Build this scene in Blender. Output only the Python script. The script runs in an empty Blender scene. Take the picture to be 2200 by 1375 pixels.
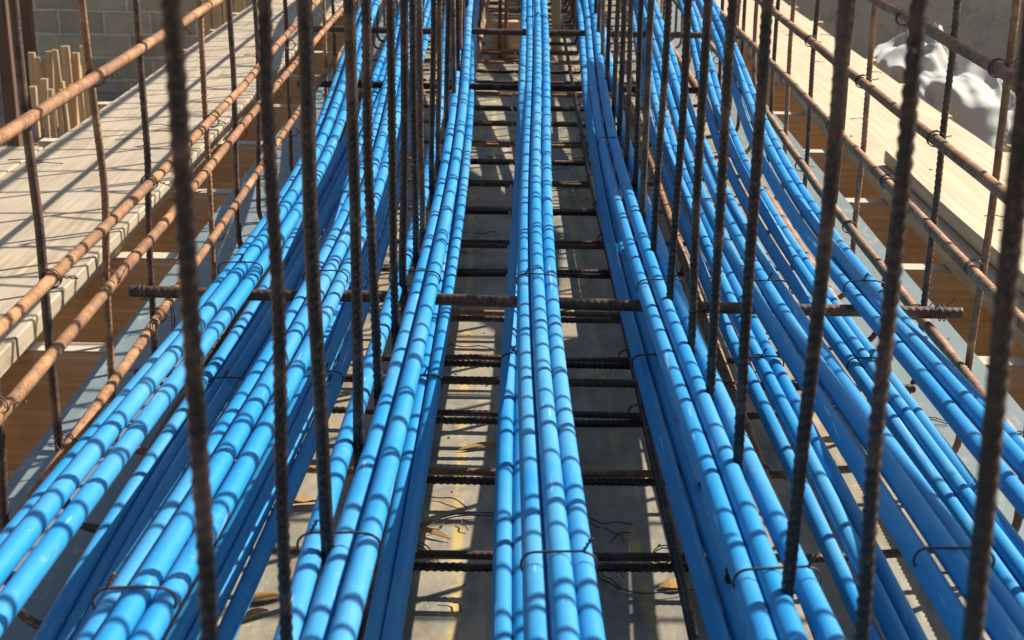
import bpy, math, random
import numpy as np
from mathutils import Vector, Euler, Matrix
random.seed(7); RNG = np.random.default_rng(7)
S = bpy.context.scene; COL = S.collection
# ------------------------------------------------------------------ camera
H = .85; FPX = 3150.
F = np.array([25., 1082.5, 3150.]); F /= np.linalg.norm(F)
RL = .015
XA = np.array([1, -RL, -(F[0] - RL * F[1]) / F[2]]); XA /= np.linalg.norm(XA)
UP = np.cross(F, XA)
M3 = np.stack([XA, F, UP])                      # rows: world axes seen in camera axes (x right, y up, z forward)
cam = bpy.data.cameras.new('Camera'); co = bpy.data.objects.new('Camera', cam); COL.objects.link(co)
cam.sensor_width = 36; cam.lens = FPX / 2200 * 36; cam.clip_start = .02; cam.clip_end = 500
R = M3 @ np.diag([1., 1., -1.])                 # blender camera axes: x right, y up, z backward
mw = Matrix.Identity(4)
for i in range(3):
    for j in range(3): mw[i][j] = R[i][j]
mw[2][3] = H
co.matrix_world = mw
cam.dof.use_dof = True; cam.dof.focus_distance = 2.3; cam.dof.aperture_fstop = 15
S.camera = co
# ------------------------------------------------------------------ world, sun, exposure
SUN = Vector((.99, .65, 1)).normalized()
w = bpy.data.worlds.new('World'); S.world = w; w.use_nodes = True
nt = w.node_tree; nt.nodes.clear()
sky = nt.nodes.new('ShaderNodeTexSky'); sky.sky_type = 'NISHITA'; sky.sun_disc = False
sky.sun_elevation = math.asin(SUN.z); sky.sun_rotation = math.atan2(SUN.x, SUN.y); sky.air_density = 1.0; sky.dust_density = 1.5
bg = nt.nodes.new('ShaderNodeBackground'); bg.inputs['Strength'].default_value = .08
wo = nt.nodes.new('ShaderNodeOutputWorld')
nt.links.new(sky.outputs[0], bg.inputs[0]); nt.links.new(bg.outputs[0], wo.inputs[0])
sl = bpy.data.lights.new('Sun', 'SUN'); so = bpy.data.objects.new('Sun', sl); COL.objects.link(so)
sl.energy = 5.0; sl.angle = math.radians(.5); sl.color = (1, .95, .86)
so.rotation_euler = SUN.to_track_quat('Z', 'Y').to_euler(); so.location = (3, 2, 8)
S.view_settings.view_transform = 'Standard'; S.view_settings.look = 'None'
S.view_settings.exposure = .78; S.view_settings.gamma = 1; S.view_settings.use_curve_mapping = False
# ------------------------------------------------------------------ picture rays -> points in the place
def ray(px, py): return M3 @ np.array([px - 1100., 687.5 - py, FPX])
def onz(px, py, z): d = ray(px, py); return np.array([0, 0, H]) + (z - H) / d[2] * d
def onx(px, py, x): d = ray(px, py); return np.array([0, 0, H]) + x / d[0] * d
def ony(px, py, y): d = ray(px, py); return np.array([0, 0, H]) + y / d[1] * d
def prof(Y): return .213 + .2 * (1 - np.cos(.616 * (np.clip(Y, -1, 7.4) - 2.5)))      # sag of the tubes along the beam
def plow(Y): p = prof(Y); return np.where(Y < 2.5, .128, .128 + .65 * (p - .213))        # centre line of the lower tubes
def onp(px, py, off=0., low=False):
    f = (lambda Y: plow(Y)) if low else (lambda Y: prof(Y) + off)
    d = ray(px, py); Y = np.linspace(.3, 7.5, 1500); g = H + d[2] / d[1] * Y - f(Y)
    i = np.where((g[:-1] > 0) & (g[1:] <= 0))[0]
    if len(i) == 0: return None
    i = i[0]; y = Y[i] + (Y[i + 1] - Y[i]) * g[i] / (g[i] - g[i + 1])
    return np.array([d[0] / d[1] * y, y, float(f(y))])
# ------------------------------------------------------------------ object helpers
def tag(o, label=None, cat=None, group=None, kind=None):
    if label: o['label'] = label
    if cat: o['category'] = cat
    if group: o['group'] = group
    if kind: o['kind'] = kind
    return o
def mkobj(name, V, Fc, mat, parent=None, smooth=False):
    me = bpy.data.meshes.new(name)
    V = np.asarray(V, np.float32)
    if isinstance(Fc, np.ndarray):
        n = Fc.shape[0]; k = Fc.shape[1]
        me.vertices.add(len(V)); me.vertices.foreach_set('co', V.ravel())
        me.loops.add(n * k); me.loops.foreach_set('vertex_index', Fc.astype(np.int32).ravel())
        me.polygons.add(n); me.polygons.foreach_set('loop_start', np.arange(0, n * k, k, dtype=np.int32))
        me.polygons.foreach_set('loop_total', np.full(n, k, dtype=np.int32))
        me.update(calc_edges=True)
    else:
        me.from_pydata([tuple(map(float, v)) for v in V], [], Fc)
    if smooth: me.polygons.foreach_set('use_smooth', [True] * len(me.polygons))
    me.validate()
    o = bpy.data.objects.new(name, me); COL.objects.link(o)
    if mat: me.materials.append(mat)
    if parent: o.parent = parent
    return o
def empty(name, loc=(0, 0, 0)):
    o = bpy.data.objects.new(name, None); COL.objects.link(o); o.location = loc; o.empty_display_size = .05
    return o
def resample(P, step):
    P = np.asarray(P, float); L = np.r_[0, np.cumsum(np.linalg.norm(np.diff(P, axis=0), axis=1))]
    n = max(2, int(L[-1] / step) + 1); s = np.linspace(0, L[-1], n)
    return np.stack([np.interp(s, L, P[:, i]) for i in range(3)], 1), s
def sweep(P, rad, segs=10, phase=0., cap=True):
    """tube along P; rad: array (n,segs) or scalar. returns V, quads"""
    P = np.asarray(P, float); n = len(P)
    T = np.gradient(P, axis=0); T /= np.linalg.norm(T, axis=1)[:, None] + 1e-12
    a = np.array([0, 0, 1.]) if abs(T[0][2]) < .8 else np.array([0, 1., 0])
    N = np.zeros_like(P); v = np.cross(T[0], a); v /= np.linalg.norm(v); N[0] = v
    for i in range(1, n):
        v = N[i - 1] - T[i] * np.dot(N[i - 1], T[i]); N[i] = v / (np.linalg.norm(v) + 1e-12)
    B = np.cross(T, N); ang = np.linspace(0, 2 * math.pi, segs, endpoint=False) + phase
    rr = np.broadcast_to(np.asarray(rad, float).reshape(-1, 1) if np.ndim(rad) == 1 else np.asarray(rad, float), (n, segs))
    V = P[:, None, :] + rr[..., None] * (np.cos(ang)[None, :, None] * N[:, None, :] + np.sin(ang)[None, :, None] * B[:, None, :])
    V = V.reshape(-1, 3)
    i = np.arange(n - 1)[:, None] * segs; j = np.arange(segs)[None, :]; k = (j + 1) % segs
    Q = np.stack([i + j, i + k, i + k + segs, i + j + segs], -1).reshape(-1, 4)
    if cap:
        V = np.vstack([V, P[0], P[-1]]); c0 = n * segs; c1 = c0 + 1; e = (n - 1) * segs
        jj = np.arange(segs); kk = (jj + 1) % segs
        # degenerate-free caps: quads made of pairs of segments (segs is even)
        jj = np.arange(0, segs, 2)
        Q = np.vstack([Q, np.stack([np.full(len(jj), c0), (jj + 2) % segs, jj + 1, jj], 1),
                       np.stack([np.full(len(jj), c1), e + jj, e + jj + 1, e + (jj + 2) % segs], 1)])
    return V, Q
def bend(P, r=.02, n=5):
    """round the corners of a polyline"""
    P = [np.asarray(p, float) for p in P]; out = [P[0]]
    for a, b, c in zip(P[:-2], P[1:-1], P[2:]):
        u = (a - b) / np.linalg.norm(a - b); v = (c - b) / np.linalg.norm(c - b)
        p, q = b + u * r, b + v * r
        for t in np.linspace(0, 1, n): out.append((1 - t) ** 2 * p + 2 * t * (1 - t) * b + t * t * q)
    out.append(P[-1]); return np.array(out)
def rebar(name, P, r, mat, parent=None, pitch=.009, segs=10, rib=.0011, wob=0., per=4):
    P, s = resample(P, pitch / per)
    if wob:
        n = len(P); k = max(3, int(s[-1] / .12) + 2)
        for a in (0, 1, 2):
            P[:, a] += np.interp(s, np.linspace(0, s[-1], k), RNG.normal(0, wob, k))
        ker = np.ones(25) / 25
        for a in (0, 1, 2):
            q = np.pad(P[:, a], 12, mode='reflect', reflect_type='odd'); P[:, a] = np.convolve(q, ker, 'valid')
    ang = np.linspace(0, 2 * math.pi, segs, endpoint=False)
    half = np.sign(np.sin(ang + 1e-3)); cres = np.abs(np.sin(ang)) ** .7
    ph = (s[:, None] / pitch + half[None] * np.cos(ang)[None] * .45 + .25 * half[None]) % 1
    prf = np.clip(1.25 - np.abs(ph - .5) * 4.2, 0, 1)
    rad = r + rib * prf * cres[None] + rib * .75 * np.exp(-(np.sin(ang) / .25) ** 2)[None]
    V, Q = sweep(P, rad, segs, phase=RNG.uniform(0, 6.28))
    return mkobj(name, V, Q, mat, parent, smooth=False)
def box(x0, x1, y0, y1, z0, z1):
    V = [(x, y, z) for x in (x0, x1) for y in (y0, y1) for z in (z0, z1)]
    Q = [(0, 1, 3, 2), (4, 6, 7, 5), (0, 4, 5, 1), (2, 3, 7, 6), (0, 2, 6, 4), (1, 5, 7, 3)]
    return V, Q
def timber(name, x0, x1, y0, y1, z0, z1, mat, parent=None, bev=.003, axis=1, warp=.002, seed=0):
    """sawn board with slightly rounded, wavy edges; length along axis"""
    g = np.random.default_rng(seed)
    lo = np.array([x0, y0, z0], float); hi = np.array([x1, y1, z1], float)
    L = hi[axis] - lo[axis]; n = max(2, int(L / .12) + 1); t = np.linspace(0, 1, n)
    u, v = [a for a in range(3) if a != axis]
    prof_ = [(0, bev), (0, 1), (bev, 1.), (1, 1), (1, 0), (0, 0)]
    cu = [lo[u], lo[u], lo[u] + bev, hi[u] - bev, hi[u], hi[u], hi[u] - bev, lo[u] + bev]
    cv = [lo[v] + bev, hi[v] - bev, hi[v], hi[v], hi[v] - bev, lo[v] + bev, lo[v], lo[v]]
    V = []
    w1 = np.interp(t, np.linspace(0, 1, max(3, n // 4)), g.normal(0, warp, max(3, n // 4)))
    w2 = np.interp(t, np.linspace(0, 1, max(3, n // 4)), g.normal(0, warp * .3, max(3, n // 4)))
    for i in range(n):
        for a, b in zip(cu, cv):
            p = np.zeros(3); p[axis] = lo[axis] + L * t[i]; p[u] = a + (w1[i] if a > (lo[u] + hi[u]) / 2 else w1[::-1][i]); p[v] = b + w2[i] * (b > (lo[v] + hi[v]) / 2)
            V.append(p)
    Fc = [(i * 8 + j, i * 8 + (j + 1) % 8, (i + 1) * 8 + (j + 1) % 8, (i + 1) * 8 + j) for i in range(n - 1) for j in range(8)]
    Fc += [tuple(range(7, -1, -1)), tuple((n - 1) * 8 + j for j in range(8))]
    return mkobj(name, V, Fc, mat, parent)
# ------------------------------------------------------------------ materials
def material(name):
    m = bpy.data.materials.new(name); m.use_nodes = True; t = m.node_tree
    b = t.nodes['Principled BSDF']; return m, t, b
def N(t, typ, **kw):
    n = t.nodes.new(typ)
    for k, v in kw.items():
        if k.startswith('i_'):
            key = k[2:].replace('_', ' '); n.inputs[key].default_value = v
        else: setattr(n, k, v)
    return n
def coords(t, scale=(1, 1, 1), src='Object', rot=(0, 0, 0)):
    tc = N(t, 'ShaderNodeTexCoord'); mp = N(t, 'ShaderNodeMapping'); mp.inputs['Scale'].default_value = scale; mp.inputs['Rotation'].default_value = rot
    t.links.new(tc.outputs[src], mp.inputs[0]); return mp.outputs[0]
def noise(t, vec, scale, detail=5, rough=.6, dist=0.):
    n = N(t, 'ShaderNodeTexNoise'); n.inputs['Scale'].default_value = scale; n.inputs['Detail'].default_value = detail
    n.inputs['Roughness'].default_value = rough; n.inputs['Distortion'].default_value = dist
    t.links.new(vec, n.inputs['Vector']); return n.outputs['Fac']
def ramp(t, fac, stops):
    r = N(t, 'ShaderNodeValToRGB'); e = r.color_ramp.elements
    while len(e) > 1: e.remove(e[0])
    e[0].position = stops[0][0]; c = stops[0][1]; e[0].color = (*c, 1) if len(c) == 3 else c
    for p, c in stops[1:]:
        q = e.new(p); q.color = (*c, 1)
    t.links.new(fac, r.inputs[0]); return r.outputs[0]
def g(v): return (v, v, v)
def mix(t, fac, a, b, mode='MIX'):
    m = N(t, 'ShaderNodeMix', data_type='RGBA', blend_type=mode)
    for i, x in ((0, fac), (6, a), (7, b)):
        if hasattr(x, 'links') or hasattr(x, 'is_linked'): t.links.new(x, m.inputs[i])
        else: m.inputs[i].default_value = x if i == 0 else ((*x, 1) if len(x) == 3 else x)
    return m.outputs[2]
def bump(t, b, h, strength=.3, dist=.002):
    n = N(t, 'ShaderNodeBump'); n.inputs['Strength'].default_value = strength; n.inputs['Distance'].default_value = dist
    t.links.new(h, n.inputs['Height']); t.links.new(n.outputs[0], b.inputs['Normal'])
def mat_tube():
    m, t, b = material('blue_plastic'); v = coords(t, (1, .12, 1)); v1 = coords(t)
    oi = N(t, 'ShaderNodeObjectInfo')
    base = mix(t, noise(t, v1, 9, 3), (.007, .20, .47), (.016, .26, .56))
    base = mix(t, oi.outputs['Random'], base, (.010, .235, .52))
    dust = ramp(t, noise(t, v, 14, 6, .65), [(.45, g(0)), (.68, g(.6))])
    base = mix(t, dust, base, (.085, .31, .53))
    smear = ramp(t, noise(t, coords(t, (1, .35, 1)), 6, 6, .75, .7), [(.5, g(0)), (.66, g(.5))])
    base = mix(t, smear, base, (.10, .33, .50))
    fine = ramp(t, noise(t, coords(t, (1, .5, 1)), 60, 6, .7), [(.62, g(0)), (.75, g(.35))])
    base = mix(t, fine, base, (.34, .43, .58))
    scr = ramp(t, noise(t, coords(t, (1, .03, 1)), 130, 3, .5), [(.68, g(0)), (.72, g(.55))])
    base = mix(t, scr, base, (.34, .52, .78))
    rust = ramp(t, noise(t, v1, 11, 4, .6, 1.), [(.70, g(0)), (.78, g(.45))])
    base = mix(t, rust, base, (.36, .22, .17))
    spk = ramp(t, noise(t, v1, 260, 2, .5), [(.74, g(0)), (.78, g(.6))])
    base = mix(t, spk, base, (.6, .62, .66))
    t.links.new(base, b.inputs['Base Color'])
    t.links.new(ramp(t, noise(t, v, 20, 5), [(.3, g(.42)), (.7, g(.62))]), b.inputs['Roughness'])
    b.inputs['Specular IOR Level'].default_value = .3
    bump(t, b, noise(t, v1, 55, 4), .1, .0012)
    return m
def mat_rebar(name, dark, rust, amount, rough=.55, met=.25):
    m, t, b = material(name); v = coords(t)
    n1 = ramp(t, noise(t, v, 45, 6, .7), [(amount - .12, g(0)), (amount + .1, g(1))])
    c = mix(t, n1, dark, rust)
    n2 = ramp(t, noise(t, v, 380, 3, .6), [(.45, g(0)), (.7, g(.6))])
    c = mix(t, n2, c, tuple(min(1, x * 1.45 + .01) for x in rust))
    n3 = ramp(t, noise(t, v, 7, 3, .5), [(.4, g(0)), (.65, g(.5))])
    c = mix(t, n3, c, dark)
    patch = ramp(t, noise(t, v, 13, 6, .7, .8), [(.53, g(0)), (.63, g(.7))])
    c = mix(t, patch, c, tuple(x * 1.5 + .012 for x in rust))
    splash = ramp(t, noise(t, v, 75, 4, .6), [(.69, g(0)), (.73, g(.6))])
    c = mix(t, splash, c, (.30, .27, .22))
    t.links.new(c, b.inputs['Base Color']); b.inputs['Roughness'].default_value = rough; b.inputs['Metallic'].default_value = met
    bump(t, b, noise(t, v, 500, 4), .35, .0006)
    return m
def mat_wood(name, c0, c1, c2, axis=1, scale=1., knots=.5, grey=None, rough=.75, stain=0., wavec=.45):
    m, t, b = material(name)
    sc = [34, 34, 34]; sc[axis] = 1.4; v = coords(t, tuple(s * scale for s in sc))
    grain = noise(t, v, 2.2, 6, .62, .4)
    w_ = N(t, 'ShaderNodeTexWave', wave_type='BANDS', bands_direction='X' if axis != 0 else 'Z'); w_.inputs['Scale'].default_value = 1.0; w_.inputs['Distortion'].default_value = 5.5
    w_.inputs['Detail'].default_value = 3; w_.inputs['Detail Scale'].default_value = .8
    sc2 = [16, 16, 16]; sc2[axis] = .7; t.links.new(coords(t, tuple(s * scale for s in sc2)), w_.inputs[0])
    c = mix(t, ramp(t, w_.outputs['Fac'], [(.25, g(0)), (.85, g(wavec))]), c1, c0)
    c = mix(t, ramp(t, grain, [(.42, g(.7)), (.62, g(0))]), c, c2)
    if knots:
        vo = N(t, 'ShaderNodeTexVoronoi'); vo.inputs['Scale'].default_value = 1.
        s3 = [7, 7, 7]; s3[axis] = 2.2; t.links.new(coords(t, tuple(s3)), vo.inputs['Vector'])
        c = mix(t, ramp(t, vo.outputs['Distance'], [(.05, g(knots)), (.16, g(0))]), c, tuple(x * .35 for x in c1))
    if grey: c = mix(t, ramp(t, noise(t, coords(t, (2, 2, 2)), 2.4, 5, .6), [(.35, g(.0)), (.65, g(.9))]), c, grey)
    if stain: c = mix(t, ramp(t, noise(t, coords(t), 3.3, 5, .7, .6), [(.52, g(0)), (.66, g(stain))]), c, tuple(x * .45 for x in c1))
    t.links.new(c, b.inputs['Base Color']); b.inputs['Roughness'].default_value = rough
    bump(t, b, grain, .35, .0015)
    return m
def mat_floor():
    m, t, b = material('film_faced_plywood'); v = coords(t)
    c = mix(t, noise(t, v, 2.5, 6, .65), (.33, .29, .215), (.20, .175, .135))
    c = mix(t, ramp(t, noise(t, v, 7, 6, .7, .5), [(.44, g(0)), (.6, g(.85))]), c, (.17, .15, .115))
    c = mix(t, ramp(t, noise(t, v, 3.1, 6, .75, 1.), [(.5, g(0)), (.62, g(.8))]), c, (.36, .25, .13))
    c = mix(t, ramp(t, noise(t, coords(t, (1, .25, 1)), 26, 5, .7), [(.5, g(0)), (.7, g(.5))]), c, (.52, .44, .31))
    c = mix(t, ramp(t, noise(t, v, 5, 4, .6), [(.57, g(0)), (.68, g(.55))]), c, (.34, .19, .07))
    c = mix(t, ramp(t, noise(t, v, 170, 3, .6), [(.66, g(0)), (.72, g(.8))]), c, (.58, .55, .48))
    # chalked yellow guide lines
    sx = N(t, 'ShaderNodeSeparateXYZ'); t.links.new(v, sx.inputs[0])
    sk = N(t, 'ShaderNodeMath', operation='MULTIPLY_ADD'); t.links.new(sx.outputs[1], sk.inputs[0]); sk.inputs[1].default_value = .022; t.links.new(sx.outputs[0], sk.inputs[2])
    for x in (-.055, .165):
        d = N(t, 'ShaderNodeMath', operation='SUBTRACT'); t.links.new(sk.outputs[0], d.inputs[0]); d.inputs[1].default_value = x
        a = N(t, 'ShaderNodeMath', operation='ABSOLUTE'); t.links.new(d.outputs[0], a.inputs[0])
        r = ramp(t, a.outputs[0], [(.0062, g(1)), (.0085, g(0))])
        w2 = mix(t, 1., r, ramp(t, noise(t, v, 22, 4, .6), [(.40, g(.0)), (.60, g(.7))]), 'MULTIPLY')
        c = mix(t, w2, c, (.58, .42, .10))
    t.links.new(c, b.inputs['Base Color'])
    t.links.new(ramp(t, noise(t, v, 12, 4), [(.3, g(.35)), (.7, g(.7))]), b.inputs['Roughness'])
    bump(t, b, noise(t, v, 90, 5, .7), .25, .001)
    return m
def mat_sheet_side():
    m, t, b = material('grey_green_film'); v = coords(t)
    c = mix(t, noise(t, v, 4, 5), (.13, .165, .165), (.19, .22, .21))
    c = mix(t, ramp(t, noise(t, coords(t, (1, .4, 1)), 40, 5, .7), [(.55, g(0)), (.7, g(.5))]), c, (.42, .42, .38))
    c = mix(t, ramp(t, noise(t, v, 150, 3, .6), [(.68, g(0)), (.74, g(.7))]), c, (.12, .11, .1))
    t.links.new(c, b.inputs['Base Color']); b.inputs['Roughness'].default_value = .5
    bump(t, b, noise(t, v, 60, 4), .15, .001); return m
def mat_simple(name, c0, c1, scale=8, rough=.8, bs=.3, bd=.004, bscale=40, extra=None):
    m, t, b = material(name); v = coords(t)
    c = mix(t, noise(t, v, scale, 6, .65), c0, c1)
    if extra: c = mix(t, ramp(t, noise(t, v, scale * 4, 5, .7), [(.52, g(0)), (.68, g(.8))]), c, extra)
    t.links.new(c, b.inputs['Base Color']); b.inputs['Roughness'].default_value = rough
    bump(t, b, noise(t, v, bscale, 6, .7), bs, bd); return m
def mat_block():
    m, t, b = material('concrete_block'); v = coords(t)
    tc = N(t, 'ShaderNodeTexCoord'); sp = N(t, 'ShaderNodeSeparateXYZ'); cb = N(t, 'ShaderNodeCombineXYZ')
    t.links.new(tc.outputs['Object'], sp.inputs[0]); 
    ad = N(t, 'ShaderNodeVectorMath', operation='ADD'); nn = N(t, 'ShaderNodeTexNoise'); nn.inputs['Scale'].default_value = 3.
    t.links.new(sp.outputs[0], cb.inputs[0]); t.links.new(sp.outputs[2], cb.inputs[1])
    sc = N(t, 'ShaderNodeVectorMath', operation='SCALE'); sc.inputs[3].default_value = .035
    t.links.new(cb.outputs[0], nn.inputs[0]); t.links.new(nn.outputs['Color'], sc.inputs[0]); t.links.new(cb.outputs[0], ad.inputs[0]); t.links.new(sc.outputs[0], ad.inputs[1])
    br = N(t, 'ShaderNodeTexBrick'); br.inputs['Scale'].default_value = 1.; br.inputs['Brick Width'].default_value = .41; br.inputs['Row Height'].default_value = .205
    br.inputs['Mortar Size'].default_value = .014; br.inputs['Mortar Smooth'].default_value = .35
    br.inputs['Color1'].default_value = (.44, .345, .225, 1); br.inputs['Color2'].default_value = (.62, .495, .33, 1); br.inputs['Mortar'].default_value = (.80, .70, .54, 1)
    t.links.new(ad.outputs[0], br.inputs[0])
    c = mix(t, ramp(t, noise(t, v, 6, 6, .7), [(.35, g(.55)), (.65, g(0))]), br.outputs['Color'], (.28, .23, .17))
    c = mix(t, ramp(t, noise(t, v, 25, 5, .7), [(.55, g(0)), (.7, g(.6))]), c, (.55, .51, .43))
    t.links.new(c, b.inputs['Base Color']); b.inputs['Roughness'].default_value = .9
    h = mix(t, .35, mix(t, 1., br.outputs['Fac'], (1, 1, 1), 'DIFFERENCE'), noise(t, v, 30, 6, .7))
    bump(t, b, h, .9, .02); return m
TUBE = mat_tube()
DARK = mat_rebar('dark_ribbed_steel', (.016, .013, .0125), (.075, .042, .03), .64, .36, .55)
MIDR = mat_rebar('brown_ribbed_steel', (.034, .023, .019), (.15, .075, .042), .54)
RUST = mat_rebar('orange_rusted_steel', (.13, .055, .024), (.34, .165, .066), .47, .8, 0.)
RUSTR = mat_rebar('rusted_steel', (.12, .055, .028), (.34, .17, .075), .5, .7, .05)
WIRE = mat_simple('black_wire', (.02, .018, .018), (.05, .04, .035), 60, .45)
RWIRE = mat_simple('rusty_wire', (.09, .04, .025), (.2, .09, .05), 60, .7)
DKW = mat_wood('dark_reddish_timber', (.17, .085, .05), (.12, .06, .035), (.07, .035, .02), axis=2, knots=.3)
PINE = mat_wood('fresh_pine', (.64, .52, .36), (.56, .44, .28), (.45, .33, .19), knots=.35, stain=.25)
GREYW = mat_wood('weathered_board', (.57, .44, .285), (.45, .345, .22), (.24, .18, .115), knots=.7, grey=(.41, .33, .235), stain=.35)
LVL = mat_wood('brown_laminated_timber', (.82, .54, .30), (.72, .45, .24), (.56, .33, .17), axis=0, wavec=.7, knots=.35, rough=.6, stain=.3)
LVLTOP = mat_simple('pale_timber_top', (.55, .46, .33), (.42, .34, .24), 12)
OFFC = mat_wood('offcut_timber', (.66, .47, .27), (.50, .34, .19), (.30, .19, .10), axis=2, knots=.5, stain=.5)
FLOOR = mat_floor(); SIDE = mat_sheet_side(); BLOCK = mat_block()
CONC = mat_simple('rough_concrete', (.60, .46, .29), (.74, .59, .39), 1.6, .9, .5, .02, 14, extra=(.40, .33, .24))
SOIL = mat_simple('soil', (.30, .245, .17), (.42, .345, .24), 3, .95, .8, .04, 9, extra=(.05, .04, .03))
CLOTH = mat_simple('white_sacking', (.38, .36, .32), (.47, .45, .40), 3, .85, .25, .003, 120, extra=(.45, .40, .33))
SHADEBLK = mat_simple('deep_shade_black', (.018, .018, .018), (.035, .034, .03), 4, .6, .4, .01, 12)  # near-black colour standing in for deep shade beside the sacking
LEAF = mat_simple('orange_chip', (.34, .17, .04), (.46, .26, .08), 30, .7)
# ------------------------------------------------------------------ the setting
gx = np.array([-60, -20, -8, -5, -3, -2, -1.3, 1.35, 1.5, 1.8, 2.3, 3, 5, 8, 20, 60.]); gy = np.r_[-40, -10, np.linspace(-2, 18, 41), 30, 60, 120]
GX, GY = np.meshgrid(gx, gy, indexing='ij')
GZ = np.where(GX < 1.4, -1.55, -.62) + RNG.normal(0, .025, GX.shape)
nx, ny = GX.shape; I = np.arange(nx * ny).reshape(nx, ny)
Q = np.stack([I[:-1, :-1], I[1:, :-1], I[1:, 1:], I[:-1, 1:]], -1).reshape(-1, 4)
tag(mkobj('ground', np.stack([GX, GY, GZ], -1).reshape(-1, 3), Q, SOIL, smooth=True), 'dark bare soil below the formwork', kind='structure')
# back walls
V, Q = box(-12, -.9, 13.2, 13.45, -1.6, 2.6); tag(mkobj('block_wall', V, Q, BLOCK), 'shaded grey concrete block wall behind the left plank', 'wall')
V, Q = box(1.0, 12, 9.6, 9.9, -.9, 3.0)
tag(mkobj('concrete_wall', V, Q, CONC), 'rough brown plastered wall behind the right plank', 'wall')
# ------------------------------------------------------------------ formwork
JY = [2.33 + .553 * k for k in range(-6, 13)]
ORD = ['first', 'second', 'third', 'fourth', 'fifth', 'sixth', 'seventh', 'eighth', 'ninth', 'tenth', 'eleventh', 'twelfth', 'thirteenth', 'fourteenth', 'fifteenth', 'sixteenth', 'seventeenth', 'eighteenth', 'nineteenth', 'twentieth',
       'twenty-first', 'twenty-second', 'twenty-third', 'twenty-fourth', 'twenty-fifth', 'twenty-sixth', 'twenty-seventh', 'twenty-eighth', 'twenty-ninth', 'thirtieth', 'thirty-first', 'thirty-second', 'thirty-third', 'thirty-fourth', 'thirty-fifth']
for k, y in enumerate(JY):
    e = empty('formwork_joist', (0, y, -.26))
    tag(e, f'brown timber joist under the floor sheet, {ORD[k]} counted from the camera', 'joist', 'joists under the formwork floor')
    x0, x1 = -1.32 + RNG.normal(0, .02), 1.36 + RNG.normal(0, .02)
    timber('web', x0, x1, 0, .045, 0, .2385, LVL, e, axis=0, seed=k, warp=.0006)
    timber('top_edge', x0, x1, .001, .044, .2385, .2415, LVLTOP, e, axis=0, seed=k, warp=.0003, bev=.001)
for x, s in ((-1.02, 'left'), (1.08, 'right')):
    tag(timber('bearer', x, x + .08, -1, 9.6, -.42, -.262, LVL, seed=3), f'long timber bearer beneath the joists on the {s}', 'bearer', 'bearers under the joists')
seams = [-1.2, 1.02, 3.46, 5.9, 9.6]
for k in range(4):
    y0, y1 = seams[k], seams[k + 1] - .0015
    e = empty('floor_sheet', (0, y0, -.0185))
    V, Q = box(-.51, .60, 0, y1 - y0, 0, .0185 - RNG.uniform(0, .0006)); 
    o = mkobj('film_face', V, Q, FLOOR, e)
    tag(e, ['stained plywood floor sheet nearest the camera', 'stained plywood floor sheet under the middle crossbar', 'stained plywood floor sheet beyond the dark shadow wedges', 'farthest stained plywood floor sheet'][k], 'plywood sheet', 'plywood sheets of the beam floor')
for s, x0, x1 in (('left', -.68, -.5115), ('right', .6015, .78)):
    o = timber('edge_sheet', x0, x1, -1.2, 9.6, -.0185, -.0002, SIDE, bev=.0015, warp=.0015, seed=4)
    tag(o, f'grey green film-faced plywood strip along the {s} side of the beam floor', 'plywood strip', 'edge strips of the beam floor')
# planks
def P_(x0, x1, y0, y1, z0, z1, mat, label, seed, bev=.003, group='walkway planks beside the beam'):
    return tag(timber('plank', x0, x1, y0, y1, z0, z1, mat, bev=bev, warp=.003, seed=seed), label, 'plank', group)
P_(-1.225, -.825, -.6, 9.4, -.016, .024, GREYW, 'weathered walkway plank striped with thin shadows, left of the beam', 1)
P_(-1.60, -1.23, -.6, 3.72, -.016, .026, GREYW, 'short weathered plank cut off beside the outer edge of the left walkway', 2)
P_(.885, 1.268, -.6, 9.4, -.016, .024, PINE, 'long pale pine walkway plank right of the beam', 3)
P_(.93, 1.262, -.6, 3.66, .0265, .060, PINE, 'pale pine plank stacked on the right walkway with a grey shadow patch', 4)
P_(1.272, 1.68, -.6, 3.78, .012, .058, PINE, 'pale pine plank lying outside the right walkway, in the corner of the view', 5)
V = []; Fc = []
for x0, x1, z, Ys in ((-1.225, -.825, .0243, JY), (.885, .93, .0243, JY), (.93, 1.262, .0603, [y for y in JY if y < 3.6]), (.93, 1.262, .0243, [y for y in JY if y > 3.7])):
    for y in Ys:
        for x in ((x0 + .05, x1 - .05) if x1 - x0 > .1 else ((x0 + x1) / 2,)):
            xx = x + RNG.normal(0, .01); yy = y + .022 + RNG.normal(0, .008); n_ = len(V)
            V += [(xx + .0045 * math.cos(a * .785), yy + .0045 * math.sin(a * .785), z + .0006) for a in range(8)] + [(xx + .005 * math.cos(a * .785), yy + .005 * math.sin(a * .785), z - .002) for a in range(8)]
            Fc.append(tuple(range(n_, n_ + 8))); Fc += [(n_ + a, n_ + 8 + a, n_ + 8 + (a + 1) % 8, n_ + (a + 1) % 8) for a in range(8)]
pl_ = [o for o in COL.objects if o.name.startswith('plank')]
for o, lo, hi, ymax in ((pl_[0], -1.3, -.8, 99), (pl_[2], .86, .93, 99), (pl_[3], .93, 1.27, 3.66)):
    ids = [f for f in range(0, len(Fc), 9) if lo < V[Fc[f][0]][0] < hi and V[Fc[f][0]][1] < ymax and (o is not pl_[3] or V[Fc[f][0]][2] > .05)]
    for f in ids:
        b0 = Fc[f][0]
        mkobj('nail_head', V[b0:b0 + 16], [tuple(i - b0 for i in q) for q in Fc[f:f + 9]], WIRE, o)
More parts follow.
